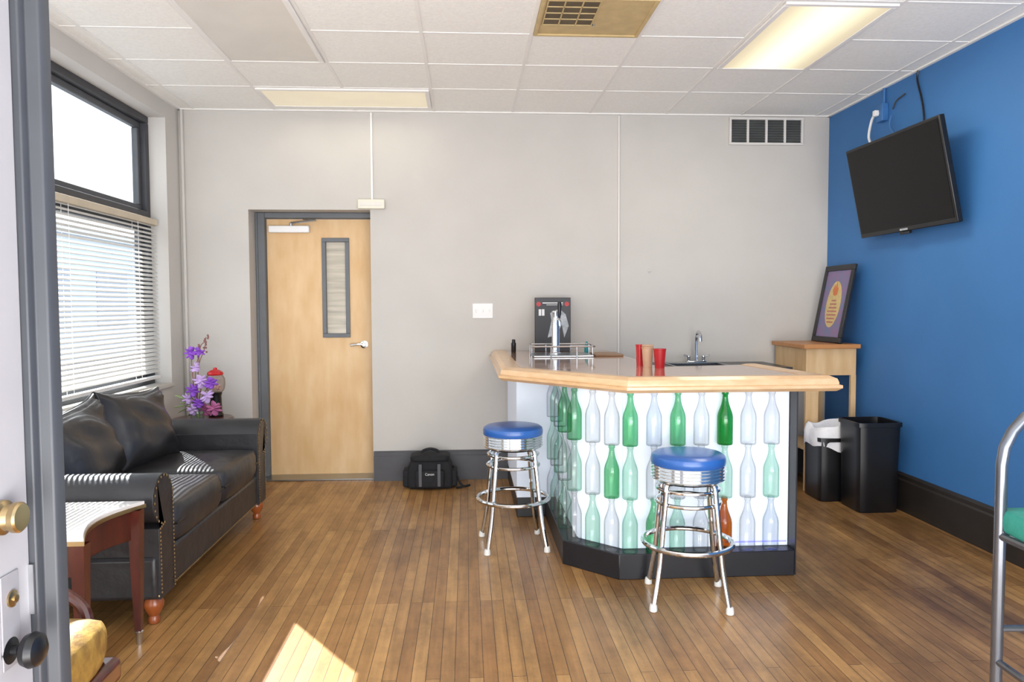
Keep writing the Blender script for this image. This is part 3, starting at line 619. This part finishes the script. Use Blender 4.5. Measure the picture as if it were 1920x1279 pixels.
# ------------------------------------------------------------------ sofa
t = thing('sofa', 'black leather two seat sofa with rolled arms and nailhead trim', 'sofa', (-1.73, 4.11, 0))
X0, X1, Y0, Y1 = -2.13, -1.33, 3.2, 5.02
mk('base', B(X0+.02, X1-.01, Y0+.05, Y1-.05, .12, .31), 'leather', t, bevel=.02, bseg=3)
def armpoly(y, s):   # s=-1 near arm (scroll toward -y)
    pts = []; cy, cz, r = y+s*.0, .555, .108
    pts.append((y-s*.11, .12)); pts.append((y-s*.11, .58))
    for k in range(15):
        a = R(168-k*18.5)   # over the top, outward, under
        pts.append((cy+s*math.cos(a)*r, cz+math.sin(a)*r))
    pts.append((y+s*.05, .43)); pts.append((y+s*.05, .12))
    return pts
for y, s in ((Y0+.115, -1), (Y1-.115, 1)):
    bm = NB(); prism(bm, armpoly(y, s), X0+.03, X1, 'x'); bmesh.ops.triangulate(bm, faces=[f for f in bm.faces if len(f.verts) > 4])
    mk('arm', bm, 'leather', t, smooth=40, bevel=.012, bseg=3)
    bm = NB()
    pp = armpoly(y, s); pp = [Vector((X1+.003, a, b)) for a, b in pp]
    tot = []
    for a, b in zip(pp, pp[1:]):
        L = (b-a).length; k = max(1, int(L/.018))
        tot += [a.lerp(b, i/k) for i in range(k)]
    c = Vector((X1+.003, y, .42))
    for q in tot:
        v = (c-q); q2 = q+Vector((0, v.y*.10, v.z*.04)); sph(bm, q2, .0055, (.6, 1, 1), 6, 4)
    if s < 0:
        for k in range(40): sph(bm, (X0+.05+k*.019, Y0+.064, .135), .0055, (1, .6, 1), 6, 4)
    for k in range(72):
        if s < 0: sph(bm, (X1-.007, Y0+.24+k*.0187, .135), .0055, (.6, 1, 1), 6, 4)
    mk('nailhead_trim', bm, 'brass', t, kind='stuff')
bm = NB(); prism(bm, [(X0, .12), (X0+.16, .12), (X0+.16, .66), (X0+.13, .74), (X0+.08, .77), (X0+.03, .755), (X0, .70)], Y0+.05, Y1-.05, 'y'); mk('backrest', bm, 'leather', t, bevel=.015, bseg=3)
for k in range(2):
    yc = 3.775+.67*k
    bm = NB(); cushion(bm, (.345, .333, .103), Matrix.Translation((-1.66, yc, .40)), .2, .05, 13, .04); s_ = mk('seat_cushion', bm, 'leather', t, smooth=80)
    bm = NB(); q = [(-1.66+sx*.335, yc+sy*.322, .40) for sx, sy in ((1, 1), (1, -1), (-1, -1), (-1, 1))]
    pts = []
    for a, b in zip(q, q[1:]+q[:1]): pts += [Vector(a).lerp(Vector(b), i/6) for i in range(6)]
    tube(bm, pts, .006, 6, closed=True); mk('piping', bm, 'leather_piping', s_)
for k, (yc, rz, h, rr) in enumerate(((3.79, 4, .205, 5), (4.43, -5, .215, -4))):
    mx = Matrix.Translation((-1.905, yc, .68)) @ Matrix.Rotation(R(rz), 4, 'Z') @ Matrix.Rotation(R(90-17), 4, 'Y') @ Matrix.Rotation(R(rr), 4, 'Z')
    bm = NB(); cushion(bm, (h, .30, .115), mx, .86, -.11, 17, .15); b_ = mk('back_cushion', bm, 'leather', t, smooth=80)
    bm = NB(); pts = []
    for i in range(64):
        a = 2*math.pi*i/64; c, s = math.cos(a), math.sin(a); q = 1/max(abs(c), abs(s)); ux, uy = c*q, s*q
        pts.append(mx @ Vector((ux*(1+.11*uy**4)*h*.985, uy*(1+.11*ux**4)*.30*.985, 0)))
    tube(bm, pts, .007, 6, closed=True); mk('piping', bm, 'leather_piping', b_)
for x in (-1.38, -2.05):
    for y in (3.31, 4.92):
        bm = NB(); lathe(bm, [(.018, 0), (.024, .004), (.026, .02), (.02, .035), (.03, .05), (.041, .075), (.043, .09), (.036, .108), (.03, .12), (.034, .128)], (x, y, 0), 20); mk('leg', bm, 'orange_wood', t)
# ------------------------------------------------------------------ side table
t = thing('side_table', 'dark red wood side table with white stone top beside the sofa', 'table', (-1.62, 2.88, 0))
def tab(ins=0):
    p = []
    for k in range(13):
        u = k/12; y = 2.63+ins+(.50-2*ins)*u; p.append((-1.325-ins-.075*math.sin(math.pi*u), y))
    return p+[(-1.95+ins, 3.13-ins), (-1.95+ins, 2.63+ins)]
bm = NB(); prism(bm, tab(.004), .576, .590); mk('top', bm, 'marble', t, bevel=.002)
bm = NB(); prism(bm, tab(0), .562, .577); mk('edge_band', bm, 'brass', t)
bm = NB(); prism(bm, tab(.03), .44, .562); mk('apron', bm, 'mahogany', t, bevel=.003)
for x, y in ((-1.355, 3.10), (-1.355, 2.66), (-1.915, 3.10), (-1.915, 2.66)):
    bm = NB()
    for (r0, z0_), (r1, z1_) in (((.012, .05), (.019, .3)), ((.019, .3), (.024, .562))):
        a = [bm.verts.new((x+sx*r0, y+sy*r0, z0_)) for sx, sy in ((-1, -1), (1, -1), (1, 1), (-1, 1))]; b = [bm.verts.new((x+sx*r1, y+sy*r1, z1_)) for sx, sy in ((-1, -1), (1, -1), (1, 1), (-1, 1))]
        for k in range(4): bm.faces.new((a[k], a[(k+1) % 4], b[(k+1) % 4], b[k]))
    l = mk('leg', bm, 'mahogany', t)
    bm = NB(); lathe(bm, [(.011, 0), (.016, .05), (.018, .055), (.012, .06)], (x, y, 0), 12); mk('foot_cap', bm, 'brushed', l)
# gold chair
gx = -1.285
t = thing('upholstered_chair', 'gold damask seat with curved dark red wood frame by the open door', 'chair', (gx, 2.0, 0))
bm = NB(); cushion(bm, (.25, .25, .085), Matrix.Translation((gx, 1.99, .415)), .3, .1); mk('seat', bm, 'gold_fabric', t, smooth=80)
mk('seat_frame', B(gx-.255, gx+.255, 1.735, 2.245, .28, .355), 'mahogany', t, bevel=.02, bseg=4)
bm = NB(); tube(bm, spline([(gx+.14, 2.265, .31), (gx+.14, 2.28, .43), (gx+.10, 2.295, .50), (gx-.02, 2.30, .55), (gx-.15, 2.295, .50), (gx-.20, 2.28, .43), (gx-.20, 2.265, .31)], 7), .018, 10); mk('back_rail', bm, 'mahogany', t)
for x in (gx-.21, gx+.21):
    for y in (1.78, 2.20):
        bm = NB(); tube(bm, spline([(x, y, .30), (x, y, .15), (x+(.03 if x > gx else -.03), y, 0)], 5), [.026]*5+[.024, .022, .02, .018, .017, .017], 10); mk('leg', bm, 'mahogany', t)
# corner table with flowers and gumball machine
t = thing('corner_table', 'small round table in the window corner behind the sofa arm', 'table', (-1.90, 5.47, 0))
bm = NB(); lathe(bm, [(0, .56), (.20, .56), (.21, .57), (.21, .58), (.20, .588), (0, .588)], (-1.90, 5.47, 0), 36); mk('top', bm, 'mahogany', t)
bm = NB(); lathe(bm, [(.03, .03), (.04, .08), (.025, .2), (.03, .4), (.05, .56)], (-1.90, 5.47, 0), 18); mk('pedestal', bm, 'mahogany', t)
bm = NB(); lathe(bm, [(0, 0), (.17, 0), (.17, .015), (.05, .035), (0, .035)], (-1.90, 5.47, 0), 24); mk('base', bm, 'mahogany', t)
TZ = .588
gx, gy = onY(405, 770, 5.54).x, 5.54
t = thing('gumball_machine', 'small gumball machine with red lid beside the purple flowers', 'gumball machine', (gx, gy, TZ))
bm = NB(); lathe(bm, [(.050, 0), (.053, .01), (.044, .03), (.040, .15), (.047, .17), (.043, .175)], (gx, gy, TZ), 20); mk('base', bm, 'black_plastic', t)
bm = NB(); lathe(bm, [(.043, .17), (.062, .195), (.069, .235), (.066, .275), (.050, .305)], (gx, gy, TZ), 24); mk('globe', bm, 'g_globe', t)
bm = NB(); lathe(bm, [(.052, .30), (.058, .308), (.053, .322), (.032, .336), (.015, .341), (.012, .354), (0, .357)], (gx, gy, TZ), 24); mk('lid', bm, 'red_glossy', t)
bm = NB(); lathe(bm, [(.02, 0), (.02, -.006), (.006, -.01), (.006, -.02), (0, -.02)], (gx, gy-.041, TZ+.09), 14, 'y'); mk('coin_knob', bm, 'chrome', t)
bm = NB()
for k in range(26):
    a = random.random()*6.28; rr = .044*math.sqrt(random.random()); sph(bm, (gx+rr*math.cos(a), gy+rr*math.sin(a), TZ+.195+random.random()*.03), .011, u=7, v=5)
mk('gumballs', bm, 'gum', t, kind='stuff')
vx, vy = onY(370, 770, 5.38).x, 5.38
t = thing('flower_arrangement', 'purple and lilac flower spray in a pale vase beside the window', 'flowers', (vx, vy, TZ))
bm = NB(); lathe(bm, [(.035, 0), (.045, .01), (.048, .05), (.036, .09), (.03, .12), (.034, .13), (.028, .13), (.026, .09)], (vx, vy, TZ), 20); mk('vase', bm, 'g_pale', t)
def dat(px, py, dy=0): v = onY(px, py, vy+dy); return v
def flower(px, py, r, m, dy=0):
    c = dat(px, py, dy); bm = NB()
    for k in range(8):
        a = 2*math.pi*k/8+random.random()*.6; el = random.uniform(-.2, 1.1)
        d_ = Vector((math.cos(a)*math.cos(el), -abs(math.sin(el))*.6-.1, math.sin(a)*math.cos(el)))
        mx = Matrix.Translation(c+d_*r*.5) @ d_.to_track_quat('X', 'Z').to_matrix().to_4x4()
        g = bmesh.ops.create_uvsphere(bm, u_segments=8, v_segments=6, radius=1)
        for v in g['verts']: v.co = mx @ Vector((v.co.x*r*.55, v.co.y*r*.42, v.co.z*r*.16))
    sph(bm, c+Vector((0, -r*.2, 0)), r*.25, u=8, v=6)
    mk('blossom', bm, m, t, smooth=80)
    bm = NB(); tube(bm, spline([(vx+random.uniform(-.015, .015), vy, TZ+.10), (vx*.5+c.x*.5+random.uniform(-.02, .02), (vy+c.y)/2, (TZ+.13+c.z)/2+.02), c], 5), .0035, 6); mk('stem', bm, 'pink_stem', t)
for f in ((358, 662, .048, 'purple'), (374, 660, .042, 'purple'), (368, 690, .044, 'lilac'), (376, 714, .055, 'lilac'), (396, 718, .055, 'purple'), (388, 742, .055, 'lilac'), (362, 732, .052, 'purple'), (402, 766, .058, 'mauve'), (374, 756, .052, 'purple'), (352, 748, .045, 'lilac'), (386, 768, .05, 'mauve'), (362, 768, .045, 'lilac')): flower(*f, dy=random.uniform(-.05, .01) if f[0] < 387 else -.06)
for pts in (((372, 690), (383, 655), (386, 632)), ((372, 690), (376, 650), (388, 640))):
    bm = NB(); tube(bm, spline([(vx, vy, TZ+.1)]+[dat(*q) for q in pts], 5), .003, 6)
    for q in pts[1:]:
        for k in range(4): sph(bm, dat(q[0]+random.uniform(-5, 5), q[1]+random.uniform(-4, 10)), .008, u=6, v=4)
    mk('bud_stem', bm, 'pink_stem', t)
for px, py in ((340, 745), (338, 762), (350, 755), (345, 768), (360, 770), (372, 775)):
    c = dat(px, py); base = Vector((vx, vy, TZ+.12)); d_ = (c-base).normalized(); L = .09
    mx = Matrix.Translation(c) @ d_.to_track_quat('X', 'Z').to_matrix().to_4x4(); bm = NB()
    g = bmesh.ops.create_uvsphere(bm, u_segments=8, v_segments=6, radius=1)
    for v in g['verts']: v.co = mx @ Vector((v.co.x*L*.55, v.co.y*.026, v.co.z*.005))
    tube(bm, [base, c], .0025, 5); mk('leaf', bm, 'leaf', t, smooth=80)
# ------------------------------------------------------------------ camera bag
bx, by = -.285, 5.70
t = thing('camera_bag', 'black padded camera bag with top handle on floor against the grey wall', 'bag', (bx, by, 0))
bm = NB(); prism(bm, [(bx-.165, 0), (bx+.165, 0), (bx+.17, .05), (bx+.165, .17), (bx+.13, .225), (bx-.13, .225), (bx-.165, .17), (bx-.17, .05)], by-.10, by+.11, 'y'); mk('bag_body', bm, 'black_nylon', t, bevel=.025, bseg=4)
mk('front_pocket', B(bx-.11, bx+.11, by-.135, by-.09, .015, .15), 'black_nylon', t, bevel=.018, bseg=3)
for s in (-1, 1):
    mk('side_pocket', B(bx+s*.18-.025, bx+s*.18+.025, by-.075, by+.08, .012, .14), 'black_nylon', t, bevel=.015, bseg=3)
bm = NB(); cushion(bm, (.15, .115, .03), Matrix.Translation((bx, by, .232)), .4, .1, 7); mk('lid', bm, 'black_nylon', t, smooth=80)
bm = NB(); tube(bm, spline([(bx-.07, by, .24), (bx-.055, by, .275), (bx, by, .29), (bx+.055, by, .275), (bx+.07, by, .24)], 6), .011, 8); mk('handle', bm, 'black_nylon', t)
for s in (-1, 1): mk('strap', B(bx+s*.07-.012, bx+s*.07+.012, by-.14, by-.133, .03, .2), 'base_grey', t, bevel=.002)
bm = NB(); tube(bm, spline([(bx+.17, by, .16), (bx+.21, by-.03, .06), (bx+.25, by-.05, .012), (bx+.30, by-.02, .010), (bx+.2, by-.10, .010)], 6), .008, 8); mk('shoulder_strap', bm, 'black_nylon', t)
cu = bpy.data.curves.new('lettering', 'FONT'); cu.body = 'Canon'; cu.size = .026; cu.align_x = 'CENTER'; cu.extrude = .0006
to = bpy.data.objects.new('lettering_source', cu); C.objects.link(to)
bpy.context.view_layer.update()
me = bpy.data.meshes.new_from_object(to.evaluated_get(bpy.context.evaluated_depsgraph_get())); bpy.data.objects.remove(to)
me.transform(Matrix.Translation((0, -.1365, .115)) @ Matrix.Rotation(math.pi/2, 4, 'X')); me.materials.clear(); me.materials.append(MT['white_ink'])
lo = bpy.data.objects.new('lettering', me); C.objects.link(lo); lo.parent = t
# ------------------------------------------------------------------ right foreground chair (local origin on floor)
t = thing('bar_chair', 'grey tube metal bar chair with teal seat at the right edge', 'chair')
a = .21; H = 1.12
bm = NB(); pts = [(-a, 0, .01), (-a, 0, .9)]+[(-a*math.cos(R(k*15)), 0, .93+(H-.93)*math.sin(R(k*15))) for k in range(0, 13)]+[(a, 0, .9), (a, 0, .01)]
tube(bm, pts, .0155, 12); mk('back_frame', bm, 'tube_grey', t)
bm = NB(); a2 = .13; pts = [(-a2, .0, .74), (-a2, 0, .9)]+[(-a2*math.cos(R(k*15)), 0, .92+(H-1.0)*math.sin(R(k*15))) for k in range(0, 13)]+[(a2, 0, .9), (a2, 0, .74)]
tube(bm, pts, .009, 10); mk('inner_hoop', bm, 'tube_grey', t)
for s in (-1, 1):
    bm = NB(); tube(bm, spline([(s*.19, .40, .73), (s*.195, .41, .6), (s*.21, .45, .01)], 5), .0145, 12); mk('leg', bm, 'tube_grey', t)
    bm = NB(); tube(bm, [(s*a, 0, .725), (s*.19, .40, .725)], .011, 10); mk('side_rail', bm, 'tube_grey', t)
    bm = NB(); tube(bm, [(s*a, 0, .36), (s*.2, .43, .36)], .010, 10); mk('side_rail', bm, 'tube_grey', t)
bm = NB(); tube(bm, [(-a, 0, .455), (a, 0, .455)], .010, 10); mk('stretcher', bm, 'tube_grey', t)
bm = NB(); tube(bm, [(-a, 0, .725), (a, 0, .725)], .010, 10); mk('stretcher', bm, 'tube_grey', t)
bm = NB(); tube(bm, [(-.205, .435, .28), (.205, .435, .28)], .010, 10); mk('footrest', bm, 'tube_grey', t)
bm = NB(); cushion(bm, (.215, .22, .04), Matrix.Translation((0, .185, .768)), .22, .03, 8); mk('seat', bm, 'teal', t, smooth=80)
t.location = (1.725, 2.0, 0); t.rotation_euler = (0, 0, R(176))
# ------------------------------------------------------------------ light
w = bpy.data.worlds.new('world'); S.world = w; w.use_nodes = True; nt = w.node_tree; nt.nodes.clear()
out = nt.nodes.new('ShaderNodeOutputWorld'); bg = nt.nodes.new('ShaderNodeBackground'); nt.links.new(bg.outputs[0], out.inputs[0])
tc = nt.nodes.new('ShaderNodeTexCoord'); sp = nt.nodes.new('ShaderNodeSeparateXYZ'); nt.links.new(tc.outputs['Generated'], sp.inputs[0])
rp = nt.nodes.new('ShaderNodeValToRGB'); rp.color_ramp.elements[0].position = .0; rp.color_ramp.elements[0].color = (.95, .96, 1, 1); rp.color_ramp.elements[1].position = .8; rp.color_ramp.elements[1].color = (.72, .85, 1, 1)
nt.links.new(sp.outputs[2], rp.inputs[0]); nt.links.new(rp.outputs[0], bg.inputs[0]); bg.inputs[1].default_value = 2.0
def lamp(name, kind, loc, dirv, energy, col=(1, 1, 1), size=None, sizey=None):
    l = bpy.data.lights.new(name, kind); l.energy = energy; l.color = col
    if kind == 'AREA': l.shape = 'RECTANGLE'; l.size = size; l.size_y = sizey
    if kind == 'SUN': l.angle = R(.3)
    o = bpy.data.objects.new(name, l); C.objects.link(o); o.location = loc
    o.rotation_euler = Vector(dirv).to_track_quat('-Z', 'Y').to_euler(); return o
lamp('sun', 'SUN', (-6, 9, 7), (1, -1.42, -1.36), 20, (.97, .98, 1))
lamp('troffer_lamp', 'AREA', (1.895, 4.23, ZC-.05), (0, 0, -1), 12, (1, .93, .8), .5, 1.0)
lamp('troffer_lamp', 'AREA', (-.85, 5.55, ZC-.05), (0, 0, -1), 1.5, (1, .93, .8), 1.1, .4)
lamp('front_fill', 'AREA', (.3, -.7, 1.0), (0, 1, .45), 90, (.99, .99, 1), 4.4, 1.8)  # added fill light behind the camera, tilted up into the room
lamp('ceiling_fill', 'AREA', (.4, -.4, .25), (0, .85, 1), 84, (.99, .99, .98), 4.6, 1.0)  # unseen uplight added behind the camera to brighten the ceiling
S.view_settings.view_transform = 'Standard'
S.view_settings.exposure = 0.4
